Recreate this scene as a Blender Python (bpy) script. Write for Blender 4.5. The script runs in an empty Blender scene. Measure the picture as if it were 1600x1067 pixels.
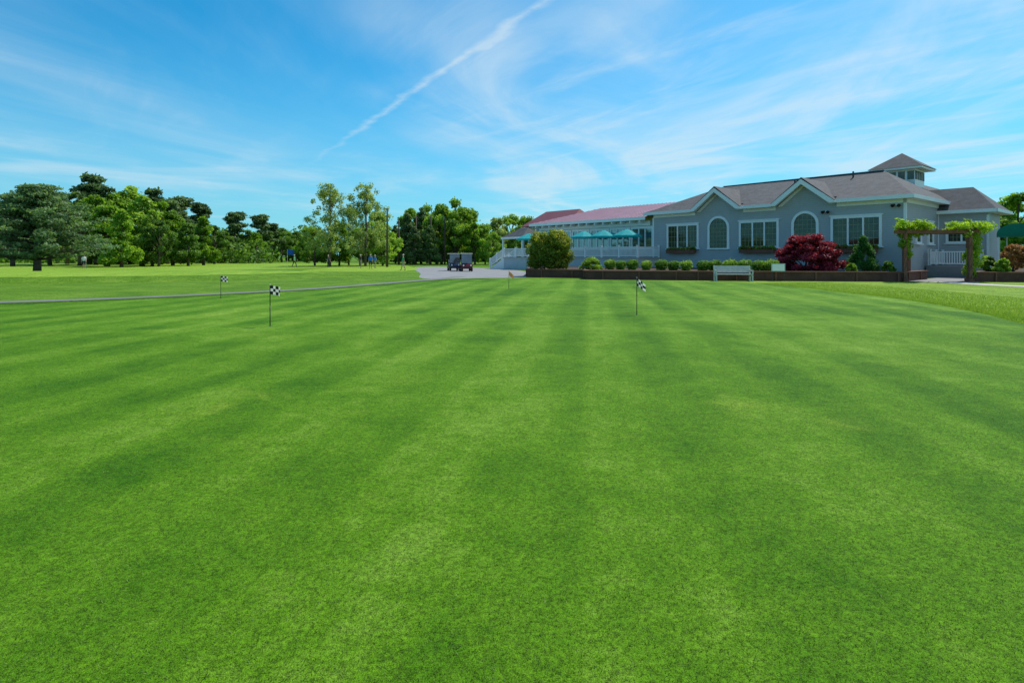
import bpy, math, random
import numpy as np
from mathutils import Vector, Matrix
random.seed(5)
scene=bpy.context.scene
COL=scene.collection
F=888.9
def W(px,D): return (px-800)/F*D
# ------------------------------------------------------------------ helpers
def link(o): COL.objects.link(o); return o
def tag(o,label,cat,group=None):
    o["label"]=label; o["category"]=cat
    if group: o["group"]=group
    return o
def empty(name,loc=(0,0,0),rz=0,parent=None):
    o=bpy.data.objects.new(name,None); o.empty_display_size=.3
    o.location=loc; o.rotation_euler=(0,0,rz)
    if parent: o.parent=parent
    return link(o)
def inst(name,me,parent=None,loc=(0,0,0),rz=0,sc=1):
    o=bpy.data.objects.new(name,me); o.location=loc; o.rotation_euler=(0,0,rz)
    o.scale=(sc,sc,sc) if not isinstance(sc,tuple) else sc
    if parent: o.parent=parent
    return link(o)
class MB:
    def __init__(s): s.v=[];s.f=[];s.m=[]
    def poly(s,pts,m=0):
        b=len(s.v); s.v+= [tuple(p) for p in pts]; s.f.append(tuple(range(b,b+len(pts)))); s.m.append(m)
    def box(s,x0,x1,y0,y1,z0,z1,m=0):
        b=len(s.v)
        s.v+=[(x0,y0,z0),(x1,y0,z0),(x1,y1,z0),(x0,y1,z0),(x0,y0,z1),(x1,y0,z1),(x1,y1,z1),(x0,y1,z1)]
        for q in ((0,3,2,1),(4,5,6,7),(0,1,5,4),(1,2,6,5),(2,3,7,6),(3,0,4,7)):
            s.f.append(tuple(b+i for i in q)); s.m.append(m)
    def ext(s,pts,vec,m=0):
        n=len(pts); b=len(s.v); vec=Vector(vec)
        s.v+=[tuple(p) for p in pts]+[tuple(Vector(p)+vec) for p in pts]
        s.f.append(tuple(range(b,b+n))[::-1]); s.m.append(m)
        s.f.append(tuple(range(b+n,b+2*n))); s.m.append(m)
        for i in range(n):
            j=(i+1)%n; s.f.append((b+i,b+j,b+n+j,b+n+i)); s.m.append(m)
    def beam(s,p,q,w,h,m=0,up=(0,0,1)):
        p=Vector(p);q=Vector(q);d=(q-p).normalized()
        a=d.cross(Vector(up)).normalized()*w/2; c=a.cross(d).normalized()*h/2
        s.ext([p-a-c,p+a-c,p+a+c,p-a+c],q-p,m)
    def tube(s,path,rad,n=8,m=0,cap=True):
        path=[Vector(p) for p in path]; b=len(s.v)
        for i,p in enumerate(path):
            d=(path[min(i+1,len(path)-1)]-path[max(i-1,0)])
            d=d.normalized() if d.length>1e-6 else Vector((0,0,1))
            a=d.cross(Vector((0,1,0)) if abs(d.y)<.9 else Vector((1,0,0))).normalized(); c=d.cross(a)
            for k in range(n):
                t=2*math.pi*k/n
                s.v.append(tuple(p+(a*math.cos(t)+c*math.sin(t))*rad[i]))
        for i in range(len(path)-1):
            for k in range(n):
                k2=(k+1)%n
                s.f.append((b+i*n+k,b+i*n+k2,b+(i+1)*n+k2,b+(i+1)*n+k)); s.m.append(m)
        if cap:
            s.f.append(tuple(b+k for k in range(n))[::-1]); s.m.append(m)
            e=b+(len(path)-1)*n
            s.f.append(tuple(e+k for k in range(n))); s.m.append(m)
    def mesh(s,name,mats,smooth=False):
        me=bpy.data.meshes.new(name); me.from_pydata(s.v,[],s.f)
        for m in (mats if isinstance(mats,(list,tuple)) else [mats]): me.materials.append(m)
        me.polygons.foreach_set('material_index',s.m)
        if smooth: me.polygons.foreach_set('use_smooth',[True]*len(s.f))
        me.update(); return me
    def obj(s,name,mats,parent=None,loc=(0,0,0),rz=0,smooth=False):
        return inst(name,s.mesh(name,mats,smooth),parent,loc,rz)
# ------------------------------------------------------------------ node helper
class NT:
    def __init__(s,nt): s.nt=nt; s.n=nt.nodes; s.l=nt.links
    def new(s,t,**k):
        n=s.n.new(t)
        for a,b in k.items(): setattr(n,a,b)
        return n
    def set(s,sock,val):
        if isinstance(val,bpy.types.NodeSocket): s.l.new(val,sock)
        else: sock.default_value=val
    def math(s,op,a,b=0.0,c=None,clamp=False):
        n=s.new('ShaderNodeMath',operation=op,use_clamp=clamp)
        s.set(n.inputs[0],a); s.set(n.inputs[1],b)
        if c is not None: s.set(n.inputs[2],c)
        return n.outputs[0]
    def grey(s,v):
        n=s.new('ShaderNodeCombineColor')
        for i in range(3): s.l.new(v,n.inputs[i])
        return n.outputs[0]
    def mix(s,f,a,b,bt='MIX'):
        n=s.new('ShaderNodeMix',data_type='RGBA',blend_type=bt)
        s.set(n.inputs[0],f)
        for k,x in ((6,a),(7,b)):
            if isinstance(x,(tuple,list)) and len(x)==3: x=(*x,1)
            s.set(n.inputs[k],x)
        return n.outputs[2]
    def noise(s,vec,scale,detail=4,rough=.55,dist=0):
        n=s.new('ShaderNodeTexNoise'); s.set(n.inputs['Vector'],vec)
        n.inputs['Scale'].default_value=scale; n.inputs['Detail'].default_value=detail
        n.inputs['Roughness'].default_value=rough; n.inputs['Distortion'].default_value=dist
        return n.outputs['Fac']
    def mapr(s,v,a,b,c=0.0,d=1.0,smooth=False):
        n=s.new('ShaderNodeMapRange'); n.clamp=True
        if smooth: n.interpolation_type='SMOOTHSTEP'
        s.set(n.inputs[0],v)
        for i,x in enumerate((a,b,c,d)): n.inputs[i+1].default_value=x
        return n.outputs[0]
    def mapping(s,vec,loc=(0,0,0),rot=(0,0,0),sc=(1,1,1)):
        n=s.new('ShaderNodeMapping'); s.set(n.inputs[0],vec)
        n.inputs[1].default_value=loc; n.inputs[2].default_value=rot; n.inputs[3].default_value=sc
        return n.outputs[0]
def newmat(name):
    m=bpy.data.materials.new(name); m.use_nodes=True; t=NT(m.node_tree)
    return m,t,t.n['Principled BSDF'],t.n['Material Output']
def objco(t): return t.new('ShaderNodeTexCoord').outputs['Object']
def simple(name,col,rough=.6,nscale=3,var=.25,bump=0,bscale=None,metal=0,lines=None,spec=.4,trans=0):
    m,t,p,o=newmat(name); co=objco(t)
    n=t.noise(co,nscale,3,.6); n2=t.noise(co,nscale*9,2,.6)
    f=t.math('ADD',t.math('MULTIPLY',n,.65),t.math('MULTIPLY',n2,.35))
    f=t.mapr(f,.3,.7,1-var,1+var)
    c=t.mix(1.0,col,t.grey(f),'MULTIPLY')
    h=n2
    if lines:   # (period, depth) horizontal courses
        z=t.new('ShaderNodeSeparateXYZ'); t.l.new(co,z.inputs[0])
        fr=t.math('FRACT',t.math('DIVIDE',z.outputs[2],lines[0]))
        c=t.mix(1.0,c,t.grey(t.mapr(fr,0,.2,1-lines[1],1)),'MULTIPLY'); h=t.math('ADD',h,fr)
    t.set(p.inputs['Base Color'],c); p.inputs['Roughness'].default_value=rough
    p.inputs['Metallic'].default_value=metal; p.inputs['Specular IOR Level'].default_value=spec
    if bump:
        b=t.new('ShaderNodeBump'); b.inputs['Strength'].default_value=bump; b.inputs['Distance'].default_value=.02
        t.l.new(h if not bscale else t.noise(co,bscale,4,.6),b.inputs['Height']); t.l.new(b.outputs[0],p.inputs['Normal'])
    if trans:
        tr=t.new('ShaderNodeBsdfTranslucent'); t.l.new(c,tr.inputs[0]); mx=t.new('ShaderNodeMixShader'); mx.inputs[0].default_value=trans
        t.l.new(p.outputs[0],mx.inputs[1]); t.l.new(tr.outputs[0],mx.inputs[2]); t.l.new(mx.outputs[0],o.inputs[0])
    return m
def leafmat(name,dark,mid,light,trans=.3):
    m,t,p,o=newmat(name)
    a=t.new('ShaderNodeAttribute'); a.attribute_name='tint'
    r=t.new('ShaderNodeValToRGB'); e=r.color_ramp.elements
    e[0].position=.12; e[0].color=(*dark,1); e[1].position=.9; e[1].color=(*light,1)
    k=e.new(.5); k.color=(*mid,1)
    oi=t.new('ShaderNodeObjectInfo')
    v=t.math('ADD',a.outputs['Fac'],t.math('MULTIPLY',t.math('SUBTRACT',oi.outputs['Random'],.5),.34))
    t.l.new(v,r.inputs[0])
    t.l.new(r.outputs[0],p.inputs['Base Color']); p.inputs['Roughness'].default_value=.55; p.inputs['Specular IOR Level'].default_value=.25
    tr=t.new('ShaderNodeBsdfTranslucent')
    t.l.new(t.mix(1.0,r.outputs[0],(1.6,1.6,.7),'MULTIPLY'),tr.inputs[0])
    mx=t.new('ShaderNodeMixShader'); mx.inputs[0].default_value=trans
    t.l.new(p.outputs[0],mx.inputs[1]); t.l.new(tr.outputs[0],mx.inputs[2]); t.l.new(mx.outputs[0],o.inputs[0])
    return m
# ------------------------------------------------------------------ grass
def grass(name,dark,mid,light,stripes=0,fine=120,bump=.6,big=.22,yellow=.5,lo=.40,hi=.80,con=1.0):
    m,t,p,o=newmat(name); co=objco(t)
    a=t.noise(co,big,3,.55,.6); b=t.noise(co,1.3,4,.65,.4); c=t.noise(co,8,3,.65); d=t.noise(co,fine,2,.8); e=t.noise(co,fine*.28,2,.7)
    v=t.math('MULTIPLY',a,.52)
    v=t.math('ADD',v,t.math('MULTIPLY',b,.40)); v=t.math('ADD',v,t.math('MULTIPLY',c,.26))
    if stripes:
        mp=t.mapping(co,rot=(0,0,.135)); s=t.new('ShaderNodeSeparateXYZ'); t.l.new(mp,s.inputs[0])
        xx=t.math('ADD',s.outputs[0],t.math('MULTIPLY',b,.15))
        w=t.math('SINE',t.math('MULTIPLY',xx,2*math.pi/1.5))
        w=t.mapr(w,-.6,.6,-1,1,True)
        w=t.math('MULTIPLY',w,t.mapr(a,.35,.6,1.1,.5))
        # brushed streaks drawn along the mowing direction
        sn=t.noise(t.mapping(mp,sc=(1.0,.06,1)),1.2,5,.6)
        w=t.math('ADD',w,t.math('MULTIPLY',t.math('SUBTRACT',sn,.5),5.5))
        v=t.math('ADD',v,t.math('MULTIPLY',w,.055*stripes))
    v=t.mapr(v,lo,hi)
    r=t.new('ShaderNodeValToRGB'); el=r.color_ramp.elements
    el[0].color=(*dark,1); el[1].color=(*light,1); k=el.new(.5); k.color=(*mid,1); t.l.new(v,r.inputs[0])
    col=r.outputs[0]
    yn=t.mapr(t.noise(co,.55,4,.7,.5),.56,.74,0,yellow,True)
    col=t.mix(yn,col,(light[0]*1.2,light[1]*1.0,light[2]*.9))
    f=t.math('ADD',t.math('MULTIPLY',d,.6),t.math('MULTIPLY',e,.4)); f=t.mapr(f,.38,.62,1-.78*con,1+.78*con)
    col=t.mix(1.0,col,t.grey(f),'MULTIPLY')
    t.l.new(col,p.inputs['Base Color']); p.inputs['Roughness'].default_value=.8; p.inputs['Specular IOR Level'].default_value=.08
    bp=t.new('ShaderNodeBump'); bp.inputs['Strength'].default_value=bump; bp.inputs['Distance'].default_value=.012
    t.l.new(t.math('ADD',d,e),bp.inputs['Height']); t.l.new(bp.outputs[0],p.inputs['Normal'])
    return m
M_green=grass('putting_turf',(.038,.120,.002),(.086,.196,.006),(.175,.295,.032),1.0,fine=170,con=.92,lo=.42,hi=.80)
M_rough=grass('rough_turf',(.045,.125,.004),(.095,.19,.010),(.17,.28,.03),0,fine=40,bump=1,big=.35,con=1.0)
M_collar=grass('collar_turf',(.09,.18,.01),(.16,.26,.02),(.25,.35,.045),0,fine=45,bump=1,big=.5,con=1.0)
M_fair=grass('fairway_turf',(.13,.24,.015),(.20,.32,.03),(.27,.38,.05),.8,fine=60,big=.08,con=.8)
M_asph=simple('asphalt',(.23,.225,.23),.9,.8,.2,.3)
M_path=simple('path_asphalt',(.16,.16,.155),.9,.8,.2,.3)
M_conc=simple('concrete',(.45,.42,.38),.85,1.2,.15,.2)
M_mulch=simple('mulch',(.055,.03,.018),.95,6,.5,.8)
M_wall=simple('clapboard',(.40,.415,.435),.6,.6,.08,.3,lines=(.16,.28))
M_white=simple('white_paint',(.84,.84,.84),.5,1.5,.05)
M_shing=simple('shingles',(.078,.078,.086),.85,2.2,.45,.5,lines=(.14,.35))
M_pink=simple('pink_metal_roof',(.47,.27,.31),.4,.7,.12,metal=.05)
M_red=simple('red_metal_roof',(.22,.06,.06),.5,.7,.15)
M_timber=simple('timber',(.19,.075,.045),.75,2,.35,.5)
M_rail=simple('retaining_timber',(.12,.05,.035),.8,1.5,.4,.6,lines=(.14,.6))
M_bark=simple('bark',(.11,.085,.065),.9,3,.45,.8)
M_pole=simple('pole_wood',(.09,.06,.045),.85,1.5,.3,.4)
M_teal=simple('teal_canvas',(.02,.50,.52),.75,2,.12,trans=.45)
M_greencanvas=simple('green_canvas',(.005,.22,.14),.7,2,.15,trans=.25)
M_black=simple('black_paint',(.015,.015,.017),.5,4,.2)
M_metal=simple('grey_metal',(.35,.35,.36),.35,4,.1,metal=.8)
M_rubber=simple('rubber',(.02,.02,.02),.85,5,.2)
M_stone=simple('bench_stone',(.50,.51,.48),.7,4,.18,.2)
M_skin=simple('skin',(.45,.26,.18),.6,5,.1)
def cloth(n,c,tr=0): return simple(n,c,.85,6,.15,trans=tr)
M_lattice=simple('deck_skirt_paint',(.5,.53,.56),.6,2,.1,lines=(.12,.2))
def glassmat(name,base,gl,tint=(.75,.85,.9),hi=2.2):
    m,t,p,o=newmat(name); co=objco(t)
    n=t.noise(co,1.3,3,.6); c=t.mix(t.mapr(n,.42,.62),base,tuple(min(1,x*hi+.004) for x in base))
    t.set(p.inputs['Base Color'],c); p.inputs['Roughness'].default_value=.6; p.inputs['Specular IOR Level'].default_value=.1
    g=t.new('ShaderNodeBsdfGlossy'); g.inputs['Roughness'].default_value=.02; g.inputs['Color'].default_value=(*tint,1)
    bp=t.new('ShaderNodeBump'); bp.inputs['Strength'].default_value=.06; bp.inputs['Distance'].default_value=.05
    t.l.new(t.noise(co,.8,1),bp.inputs['Height']); t.l.new(bp.outputs[0],g.inputs['Normal'])
    mx=t.new('ShaderNodeMixShader'); mx.inputs[0].default_value=gl
    t.l.new(p.outputs[0],mx.inputs[1]); t.l.new(g.outputs[0],mx.inputs[2]); t.l.new(mx.outputs[0],o.inputs[0]); return m
M_glass=glassmat('window_glass',(.025,.033,.012),.05)
M_glass2=glassmat('pavilion_glass',(.045,.08,.075),.25)
# leaf materials
L_oak=leafmat('leaf_fresh',(.045,.11,.010),(.135,.25,.018),(.25,.40,.04),.45)
L_dark=leafmat('leaf_deep',(.032,.08,.014),(.085,.165,.024),(.16,.28,.045),.40)
L_pine=leafmat('leaf_pine',(.038,.072,.028),(.085,.145,.05),(.15,.23,.08),.32)
L_bluep=leafmat('leaf_white_pine',(.042,.09,.042),(.10,.175,.075),(.19,.29,.12),.35)
L_airy=leafmat('leaf_airy',(.14,.19,.05),(.24,.31,.09),(.34,.42,.16),.45)
L_light=leafmat('leaf_light',(.10,.18,.015),(.20,.33,.035),(.31,.45,.07),.45)
L_shrub=leafmat('leaf_yellow_shrub',(.055,.10,.008),(.16,.23,.02),(.38,.36,.05),.36)
L_box=leafmat('leaf_boxwood',(.035,.09,.008),(.10,.21,.018),(.20,.35,.035),.33)
L_maple=leafmat('leaf_red_maple',(.07,.006,.014),(.26,.020,.045),(.48,.06,.12),.35)
L_cone=leafmat('leaf_conifer',(.012,.055,.010),(.04,.14,.02),(.09,.24,.04),.28)
L_vine=leafmat('leaf_vine',(.10,.18,.008),(.22,.36,.02),(.38,.52,.06),.45)
L_azal=leafmat('leaf_orange_red',(.12,.06,.012),(.36,.15,.05),(.6,.32,.15),.25)
# ------------------------------------------------------------------ foliage
def leafmesh(name,cl,n,size,seed,mat,elong=1.5,inner=.45,up=.25,flat=0):
    rng=np.random.RandomState(seed)
    C=np.array([c[:3] for c in cl]); R=np.array([c[3:6] for c in cl]); T=np.array([c[6] for c in cl])
    w=(R.prod(1))**(2/3.); w/=w.sum()
    i=rng.choice(len(cl),n,p=w)
    d=rng.normal(size=(n,3)); d/=np.linalg.norm(d,axis=1)[:,None]
    r=rng.rand(n)**inner*(1+.18*rng.normal(size=n)*(rng.rand(n)<.35))
    P=C[i]+d*R[i]*r[:,None]
    nr=d*.6+rng.normal(size=(n,3))*.65; nr[:,2]+=up+flat; nr/=np.linalg.norm(nr,axis=1)[:,None]
    q=rng.normal(size=(n,3)); t=np.cross(nr,q); t/=np.linalg.norm(t,axis=1)[:,None]+1e-9; b=np.cross(nr,t)
    s=size*(.55+.9*rng.rand(n))[:,None]
    V=np.stack([P+t*s*elong/2,P+b*s/2,P-t*s*elong/2,P-b*s/2],1).reshape(-1,3)
    me=bpy.data.meshes.new(name)
    me.vertices.add(4*n); me.vertices.foreach_set('co',V.ravel())
    me.loops.add(4*n); me.loops.foreach_set('vertex_index',np.arange(4*n))
    me.polygons.add(n); me.polygons.foreach_set('loop_start',np.arange(n)*4)
    me.update(calc_edges=True)
    a=me.attributes.new('tint','FLOAT','FACE')
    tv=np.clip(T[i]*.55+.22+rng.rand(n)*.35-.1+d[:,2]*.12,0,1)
    a.data.foreach_set('value',tv.astype(np.float32))
    me.materials.append(mat); me.validate(); return me
def limb(mb,p,q,r0,r1,rng,sag=.0):
    p=Vector(p);q=Vector(q); m1=p.lerp(q,.35)+Vector((rng.normal()*.03,rng.normal()*.03,.06-sag))*(q-p).length
    m2=p.lerp(q,.7)+Vector((rng.normal()*.04,rng.normal()*.04,.05-sag))*(q-p).length
    mb.tube([p,m1,m2,q],[r0,r0*.7+r1*.3,r0*.35+r1*.65,r1],6)
def tree_meshes(kind,seed):
    rng=np.random.RandomState(seed); mb=MB(); cl=[]
    if kind=='oak':
        tp=[(0,0,0),(.1,.05,1.5),(.15,-.1,3.5),(.05,.1,6),(0,0,8.6)]
        mb.tube(tp,[.32,.24,.2,.13,.03],9)
        for k in range(46):
            th=rng.rand()*6.28; u=rng.rand(); z=2.2+7.0*u
            rr=3.5*math.sin(math.pi*min(1,max(.12,(u*.82+.16))))**.8*(.5+.55*rng.rand())
            c=(rr*math.cos(th),rr*math.sin(th),z); s=.5+.6*rng.rand()
            cl.append((*c,s,s,s*.75,rng.rand()))
            if k%2==0: limb(mb,(.08,0,max(1.6,z-1.8)),c,.09,.02,rng)
        return mb,cl,8500,.27,1.3
    if kind=='cypress':
        mb.tube([(0,0,0),(0,.05,3),(.05,0,7),(0,0,9.6)],[.3,.2,.1,.02],9)
        for k in range(60):
            th=rng.rand()*6.28; u=rng.rand()**.8; z=1.3+8.1*u
            rr=(2.9*(1-u)**.7+.15)*(.4+.65*rng.rand()); s=.5+.7*(1-u)*rng.rand()+.12
            c=(rr*math.cos(th),rr*math.sin(th),z-.1*rr)
            cl.append((*c,s,s,s*.65,rng.rand()))
            if k%3==0: limb(mb,(0,0,z-.3),c,.06,.015,rng)
        return mb,cl,8500,.26,1.5
    if kind=='tallpine':
        mb.tube([(0,0,0),(.1,.1,3),(-.1,.05,6),(.1,0,9.2)],[.26,.2,.14,.04],8)
        for k in range(30):
            th=rng.rand()*6.28; u=rng.rand(); z=4.6+5.1*u
            rr=(2.7*(1-u*.65))*(.25+.75*rng.rand()); s=.45+.5*rng.rand()
            c=(rr*math.cos(th),rr*math.sin(th),z)
            cl.append((*c,s*1.25,s*1.25,s*.5,rng.rand()*.8)); limb(mb,(0,0,z-.7),c,.07,.02,rng)
        return mb,cl,5500,.24,2.0
    if kind=='whitepine':
        mb.tube([(0,0,0),(.05,0,1.5),(0,.08,4),(0,0,7.3)],[.33,.27,.17,.03],10)
        for lv in range(14):
            z=1.2+lv*.47; L=5.6*(1-(lv/14.)**1.5)*(.9+.2*rng.rand())+.35
            for b in range(9):
                th=b*.698+lv*.5+rng.normal()*.2; l=L*(.55+.5*rng.rand())
                e=(l*math.cos(th),l*math.sin(th),z+.16*l*(.5+rng.rand()))
                limb(mb,(0,0,z),e,.07,.015,rng,.05)
                for q in np.linspace(.3,1,4):
                    s=.30+.30*rng.rand(); tt=rng.rand()
                    cl.append((e[0]*q+rng.normal()*.2,e[1]*q+rng.normal()*.2,z+(e[2]-z)*q+.1,s*1.5,s*1.5,s*.45,tt))
        return mb,cl,34000,.12,2.2
    if kind=='airy':
        mb.tube([(0,0,0),(.05,0,2),(0,.1,5),(.1,0,9.5)],[.17,.14,.09,.02],8)
        for k in range(130):
            th=rng.rand()*6.28; u=rng.rand(); z=1.8+7.9*u
            rr=(2.9*math.sin(math.pi*(.28+.68*u))**.7)*(.1+.95*rng.rand()); s=.25+.38*rng.rand()
            c=(rr*math.cos(th),rr*math.sin(th),z)
            cl.append((*c,s,s,s*.9,rng.rand()))
            if k%4==0: limb(mb,(0,0,max(1.5,z-2)),c,.035,.01,rng)
        return mb,cl,9000,.13,1.3
    if kind=='light':
        for a in (-.3,.2):
            mb.tube([(0,0,0),(a,.1,2),(a*2,-a,6)],[.2,.13,.04],7)
        for k in range(56):
            th=rng.rand()*6.28; u=rng.rand(); z=1.2+8.2*u
            rr=(3.9*math.sin(math.pi*(.22+.72*u))**.8)*(.35+.7*rng.rand()); s=.5+.55*rng.rand()
            c=(rr*math.cos(th),rr*math.sin(th),z); cl.append((*c,s,s,s*.85,rng.rand()))
            if k%3==0: limb(mb,(0,0,max(1,z-2.5)),c,.07,.015,rng)
        return mb,cl,8000,.25,1.3
CACHE={}
def tree(kind,mat,px,D,H,label,name,cat='tree',group=None,wide=1.0,base=10.,z=0):
    sd=random.choice((1,2,3)); key=(kind,mat.name,sd)
    if key not in CACHE:
        mb,cl,n,size,el=tree_meshes(kind,sd*17+len(kind))
        CACHE[key]=(mb.mesh(kind+'_trunk',M_bark,True),leafmesh(kind+'_crown',cl,n,size,sd,mat,el,flat=.3 if 'pine' in kind else 0))
    tm,cm=CACHE[key]
    e=empty(name,(W(px,D),D,z),random.random()*6.28); s=H/base
    e.scale=(s*wide,s*wide,s)
    inst('trunk',tm,e); inst('crown',cm,e)
    return tag(e,label,cat,group)
G1="trees along the far edge of the golf course"
def topH(y,D): return 1.6+(400-y)/F*D
def oak(px,y,D,m=None,w=1.0): tree('oak',m or L_oak,px,D,topH(y,D),"leafy green tree with a rounded full crown on the grass",'deciduous_tree',group=G1,wide=w)
def cyp(px,y,D,m=None,w=1.0): tree('cypress',m or L_oak,px,D,topH(y,D),"bright green tapering tree with foliage almost to the ground",'deciduous_tree',group=G1,wide=w)
def pin(px,y,D,w=1.0): tree('tallpine',L_pine,px,D,topH(y,D),"tall dark pine with a bare trunk and flat clumped crown",'pine_tree',group=G1,wide=w)
tree('whitepine',L_bluep,58,51,7.9,"broad blue green pine with tiered spreading branches on the lawn",'pine_tree',base=7.7)
tree('whitepine',L_bluep,-50,56,7.6,"spreading pine with tiered branches at the lawn edge",'pine_tree',base=7.7)
pin(140,268,108,1.0); pin(105,300,112,1.0); pin(282,306,118); pin(313,316,125,.9); pin(368,330,130,1.05); pin(408,334,134,1.05); pin(425,348,140); pin(240,292,122); pin(20,300,118,1.1); pin(262,310,112,.9)
cyp(205,288,112,L_light,1.25); cyp(222,302,92,L_light,1.2); cyp(168,312,84,L_oak,1.3); cyp(190,324,80,L_oak,1.0); cyp(238,326,88,L_light,.9)
oak(185,296,110,L_oak,.9); oak(125,314,92,L_dark,1.1); oak(150,301,100,L_oak,.9); cyp(270,326,95,L_oak,1.1); cyp(294,342,90,L_dark,1.0); cyp(318,336,98,L_oak,1.0)
oak(252,312,105,L_oak,.9); oak(335,350,112,L_dark,.9); oak(20,318,88,L_dark,1.1); oak(-30,310,92,L_dark,1.1); oak(352,360,125,L_dark,.9); oak(388,358,138,L_dark,.9); oak(78,314,98,L_dark); oak(-90,310,90)
oak(440,354,145,L_dark); oak(462,360,150,L_dark); oak(400,362,128,L_oak,.8); oak(480,364,155,L_oak); oak(248,340,86,L_dark,.9)
G2="young airy trees beside the practice tee"
for px,y,D,w in ((515,286,84,1.05),(571,286,88,1.0),(545,318,98,.9)):
    tree('airy',L_airy,px,D,topH(y,D),"slender young tree with thin airy leaves beside the tee",'young_tree',group=G2,wide=w)
for px,y,D,w,m in ((492,352,92,1.25,L_light),(530,348,94,1.2,L_light),(563,352,93,1.2,L_oak),(598,350,92,1.2,L_light),(590,330,110,.9,L_light)):
    tree('light',m,px,D,topH(y,D),"low spreading light green tree beside the practice tee",'deciduous_tree',group=G2,wide=w)
for px,y,D,w in ((636,330,112,.8),(658,322,114,.8),(682,328,112,.8),(618,350,116,.8),(648,352,100,.9),(700,335,115,.8),(672,350,101,.9)):
    cyp(px,y,D,L_pine,w)
oak(690,316,108,L_light,.8); oak(712,308,106,L_light,.85); oak(730,322,112,L_light,.9); oak(668,318,122,L_light,.8); oak(640,322,124,L_oak,.8); oak(742,345,104,L_oak,.8)
G3="light green trees behind the clubhouse deck"
for px,y,D in ((758,350,105),(776,340,112),(798,333,115),(822,338,112),(846,342,110),(770,362,98),(872,340,130),(900,345,130)):
    tree('light',L_light if px%4 else L_airy,px,D,topH(y,D),"light green bushy tree rising behind the deck",'deciduous_tree',group=G3,wide=.9)
oak(1592,297,80,L_oak,1.1); oak(1650,300,78,L_oak); oak(1565,345,90,L_dark)
# distant wood
def band(x0,x1,D0,D1,h,seed,nc,nl,size,mat,name,label):
    rng=np.random.RandomState(seed); cl=[]
    for k in range(nc):
        D=D0+(D1-D0)*rng.rand(); px=x0+(x1-x0)*(k+rng.rand())/nc; hh=h*(.65+.5*rng.rand()); s=2.2+2*rng.rand()
        z=rng.rand()
        cl.append((W(px,D),D,hh*z*.8+.8,s*1.3,s,s*.8+1,rng.rand()))
    o=inst(name,leafmesh(name,cl,nl,size,seed,mat)); o["kind"]="stuff"; tag(o,label,'wood')
band(-250,500,165,185,8.5,3,170,30000,.8,L_dark,'distant_wood',"dense dark wood closing off the fairway")
band(580,900,150,165,7.5,4,80,14000,.75,L_dark,'distant_wood.001',"dense wood beyond the practice range")
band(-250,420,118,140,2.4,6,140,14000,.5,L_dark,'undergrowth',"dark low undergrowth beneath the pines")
band(1500,2300,110,130,9,8,60,9000,.7,L_oak,'distant_wood.002',"green wood behind the clubhouse entrance")
# ------------------------------------------------------------------ terrain
def sheet(name,pts,z,mat,parent=None,kind='structure'):
    mb=MB(); mb.poly([(x,y,z) for x,y in pts]); o=mb.obj(name,mat)
    if kind: o["kind"]=kind
    return o
def smooth(pts,n=6,closed=True):
    out=[]; N=len(pts)
    for i in range(N if closed else N-1):
        p0,p1,p2,p3=[np.array(pts[(i+k)%N if closed else min(max(i+k,0),N-1)],float) for k in (-1,0,1,2)]
        for t in np.linspace(0,1,n,endpoint=False):
            out.append(tuple(.5*((2*p1)+(-p0+p2)*t+(2*p0-5*p1+4*p2-p3)*t*t+(-p0+3*p1-3*p2+p3)*t**3)))
    if not closed: out.append(pts[-1])
    return out
sheet('ground',[(-1500,-300),(1500,-300),(1500,2500),(-1500,2500)],0,M_rough)
green=smooth([(14.1,33),(14.5,25.9),(14.2,20.3),(13.2,16.3),(11.9,13.2),(9.5,8),(7,2),(0,-6),(-14,-6),(-26,2),(-28,12),(-21,16.6),(-17,18.4),(-14.2,20.3),(-11.8,22.8),(-9,26.6),(-6.8,31.6),(-4.4,37.2),(-1,39.3),(2,38.6),(6,37),(11,35.4)])
sheet('putting_green',green,.012,M_green)
sheet('lawn_collar',smooth([(8,37),(14,36.3),(24,34.9),(32,34),(60,31),(70,10),(40,-8),(8,-8),(4,-2),(8,8),(11,14),(13,20),(13,28),(12,34)],5),.004,M_collar)
path=smooth([(-60,2),(-40,10),(-26,15.6),(-17.6,19.7),(-14.9,21.4),(-12.4,23.9),(-9.8,27.5),(-7.5,33),(-5.2,39.2),(-4,44)],6,False)
def ribbon(name,pts,w,z,mat):
    mb=MB(); L=[];R=[]
    for i,p in enumerate(pts):
        a=np.array(pts[max(i-1,0)]);b=np.array(pts[min(i+1,len(pts)-1)]); d=(b-a)/np.linalg.norm(b-a); n=np.array([-d[1],d[0]])*w/2
        L.append((*(np.array(p)+n),z)); R.append((*(np.array(p)-n),z))
    for i in range(len(pts)-1): mb.poly([R[i],R[i+1],L[i+1],L[i]])
    o=mb.obj(name,mat); o["kind"]="structure"; return o
ribbon('cart_path',path,1.0,.008,M_path)
sheet('driveway',smooth([(-6.2,40.2),(-2,41.2),(1.4,42.9),(1.6,52),(1.2,60),(-1,69),(-5,77),(-12,84),(-13.5,74),(-10.5,62),(-8.2,51)],5),.004,M_asph)
sheet('fairway',smooth([(-120,62),(-70,56),(-42,58),(-30,66),(-24,80),(-22,100),(-40,125),(-120,130)],5),.004,M_fair)
sheet('tee_lawn',smooth([(-22,60),(-13,57),(-11,66),(-15,84),(-20,100),(-26,90),(-24,72)],5),.008,M_fair)
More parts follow.
